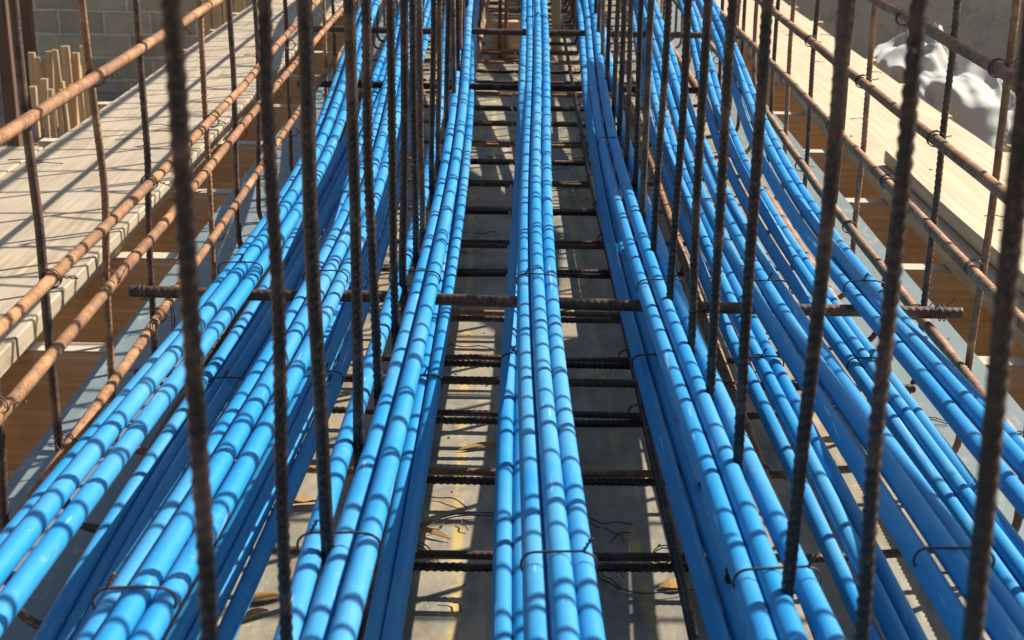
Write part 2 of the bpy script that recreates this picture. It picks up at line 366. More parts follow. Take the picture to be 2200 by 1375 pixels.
# ------------------------------------------------------------------ stirrups
OUT = [(-.09, -.09), (.14, .14), (.36, .36), (.58, .58), (.80, .78), (1.02, 1.0), (1.17, 1.15), (1.37, 1.35), (1.569, 1.565), (1.802, 1.797), (2.026, 2.029), (2.25, 2.265), (2.467, 2.496), (2.717, 2.70), (2.943, 2.968), (3.14, 3.214), (3.345, 3.45), (3.60, 3.695), (3.80, 3.925), (4.004, 4.12)]
while OUT[-1][0] < 7.4: OUT.append((OUT[-1][0] + .226 + RNG.normal(0, .012), OUT[-1][1] + .224 + RNG.normal(0, .012)))
INN = [(.10, .12), (.36, .35), (.62, .57), (.86, .776), (1.071, .98), (1.351, 1.279), (1.525, 1.50), (1.787, 1.692), (1.983, 1.897), (2.154, 2.164), (2.311, 2.416), (2.602, 2.614), (2.807, 2.844), (3.138, 3.078), (3.379, 3.29)]
while INN[-1][0] < 7.4: INN.append((INN[-1][0] + .224 + RNG.normal(0, .012), INN[-1][1] + .224 + RNG.normal(0, .012)))
FLB = [1.483, 1.708, 1.905, 2.129, 2.35, 2.598, 2.80, 3.053, 3.306, 3.532, 3.737]
def jit(s=.003): return RNG.normal(0, s)
OUT = [p for p in OUT if p[0] > .5]; INN = [p for p in INN if p[0] > .3]
for k, (yl, yr) in enumerate(OUT):
    zt = .905 + jit(.004); zb = .043
    xl0, xr0 = -.534, .594
    near = min(FLB, key=lambda q: abs(q - (yl - .08))) if yl < 3.9 else yl
    yb = near + .028 + jit(.004)
    if yl < 1.5: yb = yl - .17
    if abs(yb - yl) > .2: yb = yl
    pl = [(-.30, yb, zb), (xl0 + jit(), yl, zb), (xl0 + jit(.006), yl + jit(.006), .40), (xl0 + jit(.004), yl + jit(.008), zt), (xr0 + jit(.004), yr + jit(.008), zt), (xr0 + jit(.006), yr + jit(.006), .40), (xr0 + jit(), yr, zb), (.34, yb + .004, zb), (.02, yb, zb), (-.29, yb + .002, zb)]
    o = rebar('outer_stirrup', bend(pl, .018), .0045, (MIDR if k % 3 else RUSTR) if 4 < k < 12 else MIDR if k < 5 else (RUSTR, MIDR)[k % 2], pitch=.0085, segs=8, rib=.0011, wob=.0012)
    tag(o, f'wide dark stirrup round the whole cage, {ORD[k]} from the camera', 'stirrup', 'wide outer stirrups of the cage')
for k, (yl, yr) in enumerate(INN):
    zt = .885 + jit(.004); zb = .044
    near = min(FLB, key=lambda q: abs(q - yr)) if yr < 3.9 else yr
    yb = near + jit(.002)
    if yr < 1.4: yb = yr - .13
    xl, xr = -.155, .213; xlt, xrt = xl, xr
    if abs(yl - .62) < .01: xl, xlt, xr, xrt = ony(425, 1375, yl)[0], ony(377, 0, yl)[0], ony(2150, 1375, yr)[0], ony(2221, 0, yr)[0]
    if abs(yl - .86) < .01: xl, xlt, xr, xrt = ony(620, 1375, yl)[0], ony(570, 0, yl)[0], ony(1860, 1375, yr)[0], ony(1965, 0, yr)[0]
    pl = [(-.02, yb, zb), (xl + jit(.001), yb, zb), (xl, yl, .085), (xl + jit(.003), yl, .25), ((xl + xlt) / 2 + jit(.0015), yl + jit(.004), .5), (xlt + jit(.001), yl + jit(.006), zt), (xrt + jit(.001), yr + jit(.006), zt), ((xr + xrt) / 2 - .001 + jit(.0015), yr, .5), (xr + jit(.003), yr, .25), (xr, yr, .085), (xr + jit(.001), yb, zb), (.19, yb + .0005, zb), (-.015, yb, zb)]
    r = .0040 if k < 3 else .0047
    o = rebar('inner_stirrup', bend(pl, .016), r, DARK if k < 9 else (DARK, MIDR)[k % 2] if k < 14 else (RUSTR, MIDR, DARK)[k % 3], pitch=.0085, segs=12 if k < 9 else 8, rib=.0013, wob=.0008)
    tag(o, f'narrow dark stirrup among the middle blue bundles, {ORD[k]} from the camera', 'stirrup', 'narrow inner stirrups of the cage')
# ------------------------------------------------------------------ longitudinal bars
def lbar(pts, r, mat, label, name='long_bar', wob=.0004, group=None, cat='steel bar', ext=(.25, 8.8), pitch=.010, seg=10):
    pts = np.array(pts, float); a, b = pts[0], pts[-1]
    P = [(a[0], ext[0], a[2])] + [tuple(p) for p in pts] + [(b[0], ext[1], b[2])]
    return tag(rebar(name, P, r, mat, pitch=pitch, segs=seg, wob=wob, rib=.0014), label, cat, group)
GL = 'orange rusted side rails on the left of the cage'; GR = 'brown rusted side rails on the right of the cage'
lbar([(-.52, 1.44, .538), (-.52, 2.54, .544), (-.522, 4, .55)], .0066, RUST, 'top orange rusted rail on the left of the cage', 'side_rail', group=GL)
lbar([(-.52, 1.39, .355), (-.52, 2.1, .352), (-.52, 2.76, .363), (-.52, 3.2, .381), (-.52, 3.78, .394)], .0066, RUST, 'second orange rusted rail from the top, left of the cage', 'side_rail', group=GL)
lbar([(-.52, 1.36, .27), (-.52, 2.1, .277), (-.52, 2.9, .296), (-.52, 4.2, .31)], .0066, RUST, 'third orange rusted rail from the top, left of the cage, in shade near the camera', 'side_rail', group=GL)
lbar([(-.52, 1.2, .14), (-.52, 1.63, .148), (-.52, 2.46, .162), (-.52, 3.4, .185), (-.52, 4.1, .195)], .0066, RUST, 'lowest orange rusted rail on the left, beside the blue tubes', 'side_rail', group=GL)
lbar([(.58, 1.2, .563), (.58, 1.69, .565), (.58, 2.25, .573), (.58, 4, .58)], .0070, RUSTR, 'top brown rusted rail on the right of the cage', 'side_rail', group=GR)
lbar([(.58, 1.3, .431), (.58, 2.8, .432), (.58, 4, .434)], .0070, RUSTR, 'second brown rusted rail from the top, right of the cage', 'side_rail', group=GR)
lbar([(.58, 1.3, .307), (.58, 2.08, .311), (.58, 3.1, .319), (.58, 4, .318)], .0070, RUSTR, 'third brown rusted rail from the top, above the right timber joists', 'side_rail', group=GR)
lbar([(.58, 1.2, .175), (.58, 2.05, .178), (.58, 2.78, .178), (.58, 3.38, .199)], .0070, RUSTR, 'lowest brown rusted rail on the right, beside the outermost blue tubes', 'side_rail', group=GR)
GB = 'bottom bars lying along the beam floor'
for x, z, m, lab, r in ((-.149, .062, RUSTR, 'rusted bottom bar with wire knots, left of the centre gap', .0095), (.172, .062, DARK, 'dark bottom bar with wire knots, right of the centre gap', .0052),
                        (.544, .064, RUSTR, 'thick ribbed rusty bottom bar between the two outermost right bundles', .0115), (-.466, .062, MIDR, 'brown bottom bar below the outer left bundle', .0085),
                        (.317, .062, RUSTR, 'rusty bottom bar between the right middle bundles', .0085)):
    lbar([(x + (.014 if x == .172 else jit()), 1.2, z), (x + (.005 if x == .172 else jit()), 2.4, z), (x + jit(), 3.4, z), (x + jit(), 4.6, z)], r, m, lab, 'bottom_bar', group=GB)
# crossbars that carry the tubes
def cbar(a, b, r, mat, label, name='crossbar'):
    return tag(rebar(name, [a, ((a[0] + b[0]) / 2, (a[1] + b[1]) / 2, (a[2] + b[2]) / 2 - .001), b], r, mat, pitch=.010, segs=12, wob=.0006), label, 'steel bar', 'crossbars carrying the blue tubes')
cbar((-.556, 2.004, .197), (.624, 1.952, .199), .0078, MIDR, 'brown ribbed crossbar under the blue bundles at mid height of the view')
a = onz(950, 818, .066); b_ = onz(1385, 824, .066)
cbar((-.56, a[1] + .012, .066), (.585, b_[1] - .004, .066), .006, MIDR, 'grey ribbed crossbar under the lower blue tubes, nearer than the brown one')
fy = onp(1080, 69, -.024); cbar((-.60, fy[1] + .01, fy[2]), (.62, fy[1] - .01, fy[2]), .0085, MIDR, 'dark crossbar under the blue bundles near the top of the view')
fy2 = onp(1080, 174, 0, True); fy2[2] -= .018; cbar((-.60, fy2[1] + .02, fy2[2]), (.62, fy2[1], fy2[2]), .0085, DARK, 'thick dark crossbar under the blue bundles, second from the top of the view')
# ------------------------------------------------------------------ blue tubes
TR = .0101
TR_PX = {
 'A1': [(768, 40), (712, 197), (687, 255), (652, 340), (580, 460), (508, 550), (438, 650), (326, 770), (193, 930), (50, 1100)],
 'A2': [(781, 40), (733, 197), (714, 250), (691, 320), (644, 390), (608, 460), (535, 550), (470, 650), (370, 770), (238, 930), (98, 1100)],
 'A3': [(793, 40), (750, 197), (734, 250), (714, 320), (672, 390), (636, 460), (565, 550), (504, 650), (421, 770), (288, 930), (160, 1100), (78, 1200), (40, 1250)],
 'C1': [(861, 40), (834, 170), (790, 320), (743, 460), (668, 600), (650, 625), (470, 930), (363, 1100), (228, 1310)],
 'C2': [(873, 40), (849, 170), (818, 320), (770, 460), (698, 600), (688, 625), (521, 930), (425, 1100), (280, 1310)],
 'C3': [(885, 40), (864, 170), (838, 320), (795, 460), (728, 600), (717, 625), (560, 930), (479, 1100), (332, 1310)],
 'F1': [(958, 40), (950, 200), (924, 320), (903, 460), (864, 575), (833, 650), (800, 760), (746, 930), (682, 1100), (639, 1290)],
 'G1': [(989.5, 40), (980, 170), (963, 320), (936, 460), (897, 610), (855, 770), (815, 930), (753, 1100), (691, 1310)],
 'G2': [(1006, 40), (1000, 170), (984, 320), (961, 460), (926, 610), (894, 770), (854, 930), (810, 1100), (753, 1310)],
 'H1': [(1138, 40), (1137.5, 170), (1131, 320), (1127, 460), (1127, 600), (1129, 760), (1132, 900), (1144.5, 1080), (1150, 1220), (1153, 1370)],
 'H2': [(1154.5, 40), (1153, 170), (1152, 320), (1149, 460), (1152, 600), (1160, 760), (1174, 900), (1193, 1080), (1203, 1220), (1213, 1370)],
 'H3': [(1171, 40), (1174, 170), (1175, 320), (1175, 460), (1181, 600), (1197, 760), (1213, 900), (1236, 1080), (1252, 1220), (1270, 1370)],
 'I1': [(1264, 40), (1273, 170), (1297, 320), (1339, 460), (1376, 600), (1433, 770), (1493, 930), (1559, 1100), (1620, 1310)],
 'I2': [(1277, 40), (1294, 170), (1318, 320), (1366, 460), (1405, 600), (1471, 770), (1533.5, 930), (1605, 1100), (1675, 1310)],
 'I3': [(1290, 40), (1318, 170), (1348, 320), (1397, 460), (1446, 600), (1511, 770), (1590, 930), (1659, 1100), (1763, 1310)],
 'K1': [(1389, 40), (1430, 170), (1475, 320), (1523, 460), (1587, 600), (1638, 655), (1700, 770), (1806, 930), (1926, 1100), (2049, 1310)],
 'K2': [(1402, 40), (1444, 170), (1498, 320), (1560, 460), (1640, 600), (1665, 655), (1740, 770), (1848, 930), (1972, 1100), (2100, 1310)],
 'K3': [(1415, 40), (1460, 170), (1516, 320), (1588, 460), (1667, 600), (1697, 655), (1782, 770), (1912, 930), (2015, 1100), (2181, 1310)],
 'M1': [(1525, 40), (1575, 170), (1625, 320), (1705, 460), (1808, 600), (1954, 770), (2084, 930)],
 'M2': [(1536, 40), (1590, 170), (1650, 320), (1733, 460), (1835, 600), (1988, 770), (2126, 930)],
 'M3': [(1548, 40), (1604, 170), (1673, 320), (1762, 460), (1860, 600), (2024, 770), (2163, 930)],
 'B1': [(735, 320), (665, 460), (584, 600), (526, 675), (450, 780), (343, 930), (237, 1100), (112, 1310)],
 'B0': [(722, 320), (648, 460), (565, 600), (505, 675), (430, 780), (321, 930), (212, 1100), (84, 1310)],
 'B2': [(748, 320), (685, 440), (628, 540), (553, 675), (483, 780), (378, 930), (290, 1100), (158, 1310)],
 'B3': [(761, 320), (700, 425), (648, 525), (615, 620), (585, 675), (519, 780), (410, 930), (326, 1100), (203, 1310)],
 'D0': [(905, 40), (872, 170), (850, 320), (805, 460), (770, 570), (733, 675), (697, 770), (617, 930), (531, 1100), (427, 1310)],
 'D2': [(898, 40), (862, 170), (838, 320), (790, 460), (752, 570), (713, 675), (675, 770), (588, 930), (494, 1100), (384, 1310)],
 'D1': [(912, 40), (886, 170), (865, 320), (825, 460), (788, 565), (750, 672), (732, 765), (648, 930), (566, 1100), (479, 1310)],
 'G3': [(1006, 40), (998, 170), (985, 320), (962, 460), (934, 610), (908, 770), (878, 930), (842, 1100), (799, 1310)],
 'G4': [(1018, 40), (1012, 170), (1002, 320), (983, 460), (958, 610), (930, 770), (908, 930), (877, 1100), (838, 1310)],
 'H0': [(1124, 40), (1121, 170), (1117, 320), (1111, 460), (1104, 600), (1096, 760), (1091, 900), (1087, 1080), (1084, 1370)],
 'H4': [(1142, 40), (1139, 170), (1137, 320), (1132, 460), (1125, 600), (1119, 760), (1113, 900), (1112, 1080), (1114, 1370)],
 'I0': [(1247, 40), (1256, 170), (1274, 320), (1296, 460), (1327, 600), (1371, 770), (1414, 930), (1462, 1100), (1524, 1310)],
 'I4': [(1260, 40), (1270, 170), (1292, 320), (1319, 460), (1352, 600), (1402, 770), (1454, 930), (1508, 1100), (1572, 1310)],
 'J1': [(1364, 40), (1384, 170), (1404, 320), (1471, 460), (1509, 600), (1576, 770), (1669, 930), (1756, 1100), (1823, 1310)],
 'J2': [(1375, 40), (1397, 170), (1427, 320), (1497, 460), (1545, 600), (1621, 770), (1710, 930), (1802, 1100), (1898, 1310)],
 'J3': [(1386, 40), (1410, 170), (1445, 320), (1519, 460), (1574, 600), (1656, 770), (1755, 930), (1837, 1100), (1949, 1310)],
 'L1': [(1479, 40), (1506, 170), (1545, 320), (1614, 460), (1700, 600), (1822, 770), (1941, 930), (2059, 1100)],
 'L2': [(1490, 40), (1520, 170), (1569, 320), (1648, 460), (1725, 600), (1851, 770), (1974, 930), (2094, 1100)],
 'L3': [(1501, 40), (1534, 170), (1587, 320), (1668, 460), (1752, 600), (1876, 770), (2009, 930), (2125, 1100)],
}
UPPER = ['A1', 'A2', 'A3', 'C1', 'C2', 'C3', 'F1', 'G1', 'G2', 'H1', 'H2', 'H3', 'I1', 'I2', 'I3', 'K1', 'K2', 'K3', 'M1', 'M2', 'M3']
LOWER = [k for k in TR_PX if k not in UPPER]
YG = np.arange(.2, 8.6, .04)
def trace(key, off, low):
    pts = np.array([p for p in (onp(x, y, off, low) for x, y in TR_PX[key]) if p is not None])
    o = np.argsort(pts[:, 1]); pts = pts[o]; y, x = pts[:, 1], pts[:, 0]
    c = np.polyfit(y, x, 4 if len(y) > 6 else 3); r = np.interp(YG, y, x)
    f_ = np.polyval(c, np.clip(YG, y[0], y[-1]))
    mixed = .65 * f_ + .35 * r
    d0 = np.polyval(np.polyder(c), y[0]); d1 = np.polyval(np.polyder(c), y[-1]) * .3
    d0 = np.clip(d0, -.08, .08)
    X = mixed + np.where(YG < y[0], (YG - y[0]) * d0, 0) + np.where(YG > y[-1], (np.minimum(YG, y[-1] + .8) - y[-1]) * np.clip(d1, -.06, .06), 0)
    q = np.pad(X, 5, mode='edge'); return np.convolve(q, np.ones(11) / 11, 'valid')
XT = {}
for keys, off in ((UPPER, -.006), (LOWER, -.041)):
    A = np.stack([trace(k, off, off < -.02) for k in keys]); o = np.argsort(A[:, 50]); A = A[o]; ks = [keys[i] for i in o]
    for _ in range(60):
        d = A[1:] - A[:-1]; push = np.clip(.0189 - d, 0, None) / 2
        A[1:] += push * .9; A[:-1] -= push * .9
        d = A[1:] - A[:-1]; same = np.array([ks[i][0] == ks[i + 1][0] and (ks[i], ks[i + 1]) != ('I2', 'I3') for i in range(len(ks) - 1)])[:, None]
        pull = np.clip(d - .0214, 0, .02) / 2 * same
        A[1:] -= pull * .5; A[:-1] += pull * .5
    for k, a_ in zip(ks, A):
        q = np.pad(a_, 3, mode='edge'); XT[k] = np.convolve(q, np.ones(7) / 7, 'valid')
ZT = {}
for k in TR_PX:
    z = prof(YG) - .006 if k in UPPER else plow(YG) + ({'B': -.042, 'D': -.032, 'G': -.036}.get(k[0], 0))
    z = z + (.0038 if int(k[1]) % 2 == 0 else -.0038)
    if k == 'A1': z = z - .004
    if k in ('F1',): z = z - .002
    z = z + .0012 * np.sin(YG * RNG.uniform(1.5, 3) + RNG.uniform(0, 6))
    if k not in UPPER: z = np.minimum(z, prof(YG) - .006 - 2 * TR - .001) if True else z
    ZT[k] = z
BUN = {'A': ('outer left bundle', 'upper'), 'C': ('second bundle from the left', 'upper'), 'F': ('left middle bundle', 'upper'), 'G': ('left middle bundle', 'upper'), 'H': ('central bundle', 'upper'), 'I': ('right middle bundle', 'upper'),
       'K': ('second bundle from the right', 'upper'), 'M': ('outer right bundle', 'upper'), 'B': ('lower bundle below the outer left one', 'lower'), 'D': ('lower pair below the second left bundle', 'lower')}
LAB = {}
def lab(k, s): LAB[k] = s
pos3 = ['left', 'middle', 'right']
for b in 'ACHKM':
    nm = {'A': 'outer left bundle', 'C': 'second bundle from the left', 'H': 'central bundle', 'K': 'second bundle from the right', 'M': 'outer right bundle'}[b]
    for i in range(3): lab(f'{b}{i+1}', f'{pos3[i]} one of the three upper blue tubes in the {nm}')
lab('F1', 'single blue tube left of the dark stirrup legs, tied to the left middle bundle')
lab('G1', 'left tube of the two upper blue tubes in the left middle bundle'); lab('G2', 'right tube of the two upper blue tubes in the left middle bundle')
lab('I1', 'left blue tube of the upper right middle bundle'); lab('I2', 'second blue tube of the upper right middle bundle, just left of the stirrup legs'); lab('I3', 'blue tube just right of the stirrup legs, tied to the right middle bundle')
lab('B0', 'shaded leftmost lower blue tube, just right of the outer left bundle')
for i in range(3): lab(f'B{i+1}', f'{pos3[i]} one of three lower blue tubes in shade under the outer left bundle')
lab('D0', 'shaded left tube of the lower blue pair right of the second left bundle'); lab('D1', 'sunlit right tube of the lower blue pair right of the second left bundle')
lab('D2', 'shaded lower blue tube tucked beneath the right side of the second left bundle')
lab('G3', 'lower blue tube mostly hidden under the left middle bundle'); lab('G4', 'lower blue tube in deep shade along the left edge of the centre gap')
lab('H0', 'lower blue tube showing along the left side of the central bundle'); lab('H4', 'lower blue tube half hidden under the left tube of the central bundle')
lab('I0', 'shaded lower blue tube along the right edge of the centre gap'); lab('I4', 'lower blue tube tucked between the shaded one and the right middle bundle')
for i in range(3): lab(f'J{i+1}', f'{pos3[i]} one of three lower blue tubes left of the second bundle from the right')
for i in range(3): lab(f'L{i+1}', f'{pos3[i]} one of three lower blue tubes between the two outermost right bundles')
for k in TR_PX:
    P = np.stack([XT[k], YG, ZT[k]], 1); V, Q = sweep(P, TR * RNG.uniform(.98, 1.0), 20)
    tag(mkobj('blue_tube', V, Q, TUBE, smooth=True), LAB[k], 'plastic tube', 'blue tendon tubes running along the beam')
def at(k, y): return float(np.interp(y, YG, XT[k])), float(np.interp(y, YG, ZT[k]))
# ------------------------------------------------------------------ wire ties
def wire(name, P, r, mat, label, cat='tie wire', group=None, smooth=True, parent=None, step=.003):
    P, _ = resample(P, step); V, Q = sweep(P, r, 6); o = mkobj(name, V, Q, mat, parent, smooth)
    if label: tag(o, label, cat, group)
    return o
def band(keys, y, label, tail=.3, mat=WIRE, r=.0011):
    xs = [at(k, y) for k in keys]; x0 = min(x for x, z in xs); x1 = max(x for x, z in xs); z = max([z for x, z in xs]); R = TR + r * .9
    sl = jit(.012); P = []
    for t in np.linspace(math.pi / 2, 1.5 * math.pi, 10): P.append((x0 + R * math.cos(t), 0, z + R * math.sin(t)))
    for t in np.linspace(-math.pi / 2, math.pi / 2, 10): P.append((x1 + R * math.cos(t), 0, z + R * math.sin(t)))
    xm = x0 + (x1 - x0) * tail; zt = z + R + .0006
    n = 4
    for i in range(1, n): P.append((x1 + (xm - x1) * i / n, 0, zt + (.0005 if i % 2 else 0)))
    P.append((xm, 0, zt))
    # twisted tail
    for i in range(10): P.append((xm + .0016 * math.cos(i * 2.1) + i * .0006, 0, zt + .001 + i * .0012 + .0012 * math.sin(i * 2.1)))
    P.insert(0, (xm, 0, zt + .0004))
    P = [(x, y + (x - (x0 + x1) / 2) * sl * 4 + (.006 if zz < z else 0) * 0, zz) for x, _, zz in P]
    return wire('tie_wire', P, r, mat, label, group='black wire ties round the blue bundles', step=.0015)
def yof(x, y, off=0): return onp(x, y, off, off < -.02)[1]
T = [(('A1', 'A2', 'A3'), (490, 585), 'outer left bundle beside the brown crossbar', .5), (('C1', 'C2', 'C3'), (715, 602), 'second bundle from the left beside the brown crossbar', .1), (('F1', 'G1', 'G2'), (905, 606), 'left middle bundle beside the brown crossbar', .0),
     (('H1', 'H2', 'H3'), (1150, 610), 'central bundle beside the brown crossbar', .05), (('I1', 'I2', 'I3'), (1410, 622), 'right middle bundle beside the brown crossbar', .9), (('K1', 'K2', 'K3'), (1660, 624), 'second bundle from the right beside the brown crossbar', .5),
     (('M1', 'M2', 'M3'), (1870, 625), 'outer right bundle beside the brown crossbar', .4), (('F1', 'G1', 'G2'), (710, 1178), 'left middle bundle near the camera', .0), (('H1', 'H2', 'H3'), (1200, 1220), 'central bundle near the camera', 1.),
     (('I1', 'I2', 'I3'), (1690, 1255), 'right middle bundle near the camera', 1.), (('K1', 'K2', 'K3'), (2050, 1217), 'second bundle from the right near the camera', 1.),
     (('A1', 'A2', 'A3'), (780, 42), 'outer left bundle at the top of the view', .5), (('C1', 'C2', 'C3'), (870, 42), 'second bundle from the left at the top of the view', .5), (('G1', 'G2'), (997, 46), 'left middle bundle at the top of the view', .0),
     (('H1', 'H2', 'H3'), (1155, 46), 'central bundle at the top of the view', .4), (('I1', 'I2', 'I3'), (1277, 50), 'right middle bundle at the top of the view', .8), (('K1', 'K2', 'K3'), (1400, 52), 'second bundle from the right at the top of the view', .5),
     (('M1', 'M2', 'M3'), (1536, 57), 'outer right bundle at the top of the view', .4), (('I1', 'I2', 'I3'), (1330, 312), 'right middle bundle between the far and middle crossbars', .9)]
for ks, p, s, tl in T: band(ks, yof(*p, -.006), f'black wire tie round the {s}', tl)
band(('C1', 'C2', 'C3'), yof(280, 1305, -.006), 'rusty wire tie across the second left bundle near the bottom of the view', .0, RWIRE, .0013)
T2 = [(('B1', 'B2', 'B3'), (490, 772), 'shaded lower tubes under the outer left bundle', .3), (('D0', 'D1'), (718, 775), 'lower pair beside the second left bundle', .2), (('G3', 'G4'), (925, 775), 'deeply shaded lower tubes left of the centre gap', .2),
      (('H0', 'H4'), (1100, 783), 'lower tubes under the central bundle', .2), (('I0', 'I4'), (1390, 785), 'shaded lower tubes right of the centre gap', .9), (('J1', 'J2', 'J3'), (1640, 787), 'three lower tubes left of the second right bundle', .5),
      (('L1', 'L2', 'L3'), (1850, 790), 'three lower tubes between the outermost right bundles', .5), (('L1', 'L2', 'L3'), (1521, 164), 'far lower tubes between the right bundles', .4), (('I0', 'I4'), (1262, 155), 'far lower tubes right of the centre gap', .1)]
for ks, p, s, tl in T2: band(ks, yof(*p, -.041), f'thin wire tie round the {s}', tl)
# knots where rails, stirrups and bottom bars cross
def knot(c, rx, label, group, big=1.0, mat=None, tails=2, axis='y'):
    c = np.array(c); P = []
    for i in range(22):
        t = i / 21 * 4 * math.pi
        if axis == 'y': P.append(c + np.array([rx * math.cos(t), (i / 21 - .5) * .012, rx * math.sin(t)]))
        else: P.append(c + np.array([(i / 21 - .5) * .012, rx * math.cos(t), rx * math.sin(t)]))
    p = P[-1]; d = np.array([jit(1) * .5 + .6, jit(.5), jit(.8)]); d /= np.linalg.norm(d)
    for i in range(1, 9): P.append(p + d * i * .0022 * big + np.array([0, .0014 * math.cos(i * 2), .0014 * math.sin(i * 2)]))
    return wire('tie_wire', P, .0008, mat or WIRE, label, group=group, step=.002)
gk = 'wire knots tying the side rails to the stirrups'
for s, x, zs in (('right', .587, (.568, .432, .314, .177)), ('left', -.527, (.54, .354, .282, .155))):
    for zi, z in enumerate(zs):
        for k, (yl, yr) in enumerate(OUT):
            y = yr if s == 'right' else yl
            if y > 4.6 or y < 1.2 or (k + zi) % 2: continue
            knot((x - (.006 if s == 'right' else -.006), y - .008, z), .0115, f'wire knot on the {["top", "second", "third", "lowest"][zi]} {s} rail at the {ORD[k]} wide stirrup from the camera', gk + ' on the ' + s, mat=WIRE if s == 'right' else RWIRE)
gb = 'wire knots along the bottom bars'
BN = {-.149: 'bar left of the centre gap', .172: 'bar right of the centre gap', .544: 'bar between the outermost right bundles', -.466: 'bar under the outer left bundle', .317: 'bar between the right bundles'}
for x in BN:
    kn = -1
    for yy in FLB + [3.95, 4.17, 4.4, 4.62, 4.85, 5.1, 5.3]:
        if x not in (-.149, .172) and RNG.random() < .5: continue
        if RNG.random() < .15: continue
        kn += 1
        o = knot((x, yy + .006, .058), .0125, f'{ORD[kn]} wire knot from the camera on the bottom {BN[x]}', gb, big=RNG.uniform(1, 2.6), mat=RWIRE if x < 0 and x > -.2 else WIRE)
# knots at the crossbar ends
for c, s in (((-.535, 2.0, .197), 'left'), ((.596, 1.953, .199), 'right')):
    knot(c, .012, f'shiny wire knot at the {s} end of the brown crossbar', 'wire knots at the crossbar ends', big=1.5, axis='x')
# long double wires hanging down beside the left end of the crossbar
for i, (px, py0, py1) in enumerate(((322, 690, 800), (365, 650, 720))):
    p = onx(px, py0, -.50); q = onx(px + 4, py1, -.50)
    wire('hanging_wire', [p, (p + q) / 2 + np.array([.002, 0, 0]), q, q + np.array([.003, .002, .004]), (p + q) / 2 + np.array([.006, 0, 0]), p + np.array([.003, 0, 0])], .0008, WIRE, ['doubled black wire hanging left of the brown crossbar end', 'doubled black wire hanging under the brown crossbar near its left end'][i], 'wire')
# ------------------------------------------------------------------ top of the cage (just above the view) : top bars, cross bars, unseen boards added to shade the floor
GT = 'thick top bars lying on the stirrups'
GX2 = 'cross bars lying on top of the cage'
for k, (yl, yr) in enumerate(OUT):
    tag(rebar('cross_bar', [(.50, yr + .016, .925), (.9, yr + .016, .926), (1.28, yr + .02 + jit(.006), .925)], .0042, DARK, pitch=.012, segs=8, per=3), f'cross bar over the right plank, {ORD[k]} from the camera', 'steel bar', GX2)
for k, (yl, yr) in enumerate(INN):
    tag(rebar('cross_bar', [(.20, yr + .015, .906), (.5, yr + .015, .905), (.80, yr + .015 + jit(.006), .905)], .0040, DARK, pitch=.012, segs=8, per=3), f'shorter cross bar on the cage top, {ORD[k]} from the camera', 'steel bar', GX2)
for i, x in enumerate((-.47, -.36)):
    tag(rebar('top_bar', [(x, .35 if x < 0 else 1.62, .868), (x + .004, 3, .872), (x, 8, .870)], .010, MIDR, pitch=.012, segs=8), ['thick top bar above the outer left bundle', 'thick top bar above the second left bundle', 'thick top bar above the right rails, inner one', 'thick top bar above the right rails, outer one'][i], 'steel bar', GT)
def slab(name, fp, z0, z1, mat, label):
    n = len(fp); V = [(x, y, z) for z in (z0, z1) for x, y in fp]
    Fc = [tuple(range(n - 1, -1, -1)), tuple(range(n, 2 * n))] + [(i, (i + 1) % n, n + (i + 1) % n, n + i) for i in range(n)]
    return tag(mkobj(name, V, Fc, mat), label, 'board', 'unseen boards added on the cross bars for shade')
sx_, sy_ = .99 * .935, .65 * .935
slab('shade_board', [(sx_ + .02, .7 + sy_), (sx_ + .115, .7 + sy_), (sx_ + .12, 2.38 + sy_), (sx_ + .025, 2.36 + sy_)], .935, .957, PINE, 'narrow unseen board added on the right cross bars to shade the floor gap')  # unseen, added to shade the floor right of the central bundle
slab('shade_sheet', [(sx_ - .125, 2.62 + sy_), (sx_ - .02, 2.42 + sy_), (sx_ + .07, 2.42 + sy_), (sx_ + .10, 3.05 + sy_), (sx_ - .01, 3.36 + sy_), (sx_ - .15, 3.72 + sy_)], .935, .953, PINE, 'unseen slanted board added on the cross bars to cast the shadow wedges')  # unseen, added; outline shaped by the shadow wedge it casts on the floor
# ------------------------------------------------------------------ things at the far end
e = empty('timber_block', tuple(onz(1086, 126, .0)))
bx = onz(1053, 126, 0); bx2 = onz(1120, 126, 0)
timber('block_body', bx[0] - e.location.x, bx2[0] - e.location.x, 0, .09, .001, .135, LVL, e, axis=0, seed=9)
V, Q = sweep([(0.012, -.001, .05), (0.014, -.003, .052)], .014, 12); mkobj('knot', V, Q, OFFC, e)
tag(e, 'brown timber block standing in the far centre gap', 'timber block')
p = onz(1046, 126, .001); q = onz(1052, 50, .12)
V, Q = box(-.011, .011, 0, .003, 0, .17); o = mkobj('spacer_strip', V, Q, PINE); o.location = (p[0], p[1] - .02, .003); o.rotation_euler = (-.25, .05, 0); tag(o, 'pale narrow strip leaning beside the far timber block', 'strip')
p = onz(1194, 112, .0)
tag(timber('timber_post', p[0] - .018, p[0] + .018, p[1], p[1] + .045, .001, .9, GREYW, axis=2, seed=5), 'grey upright timber post in the far gap right of the central bundle', 'post')
for i, px in enumerate((1074, 1087)):
    p = onz(px, 118, .001)
    tag(rebar('upright_bar', [(p[0], p[1] - .10, .002), (p[0] + .002, p[1] - .10, .7)], .0065, MIDR if i == 0 else RUSTR), ['brown upright bar in front of the far timber block, left one', 'lighter upright bar in front of the far timber block, right one'][i], 'steel bar', 'upright bars at the far timber block')
V, Q = box(-.68, .78, 9.0, 9.06, .002, .75); tag(mkobj('end_board', V, Q, LVL), 'brown board closing the far end of the beam box', 'board')
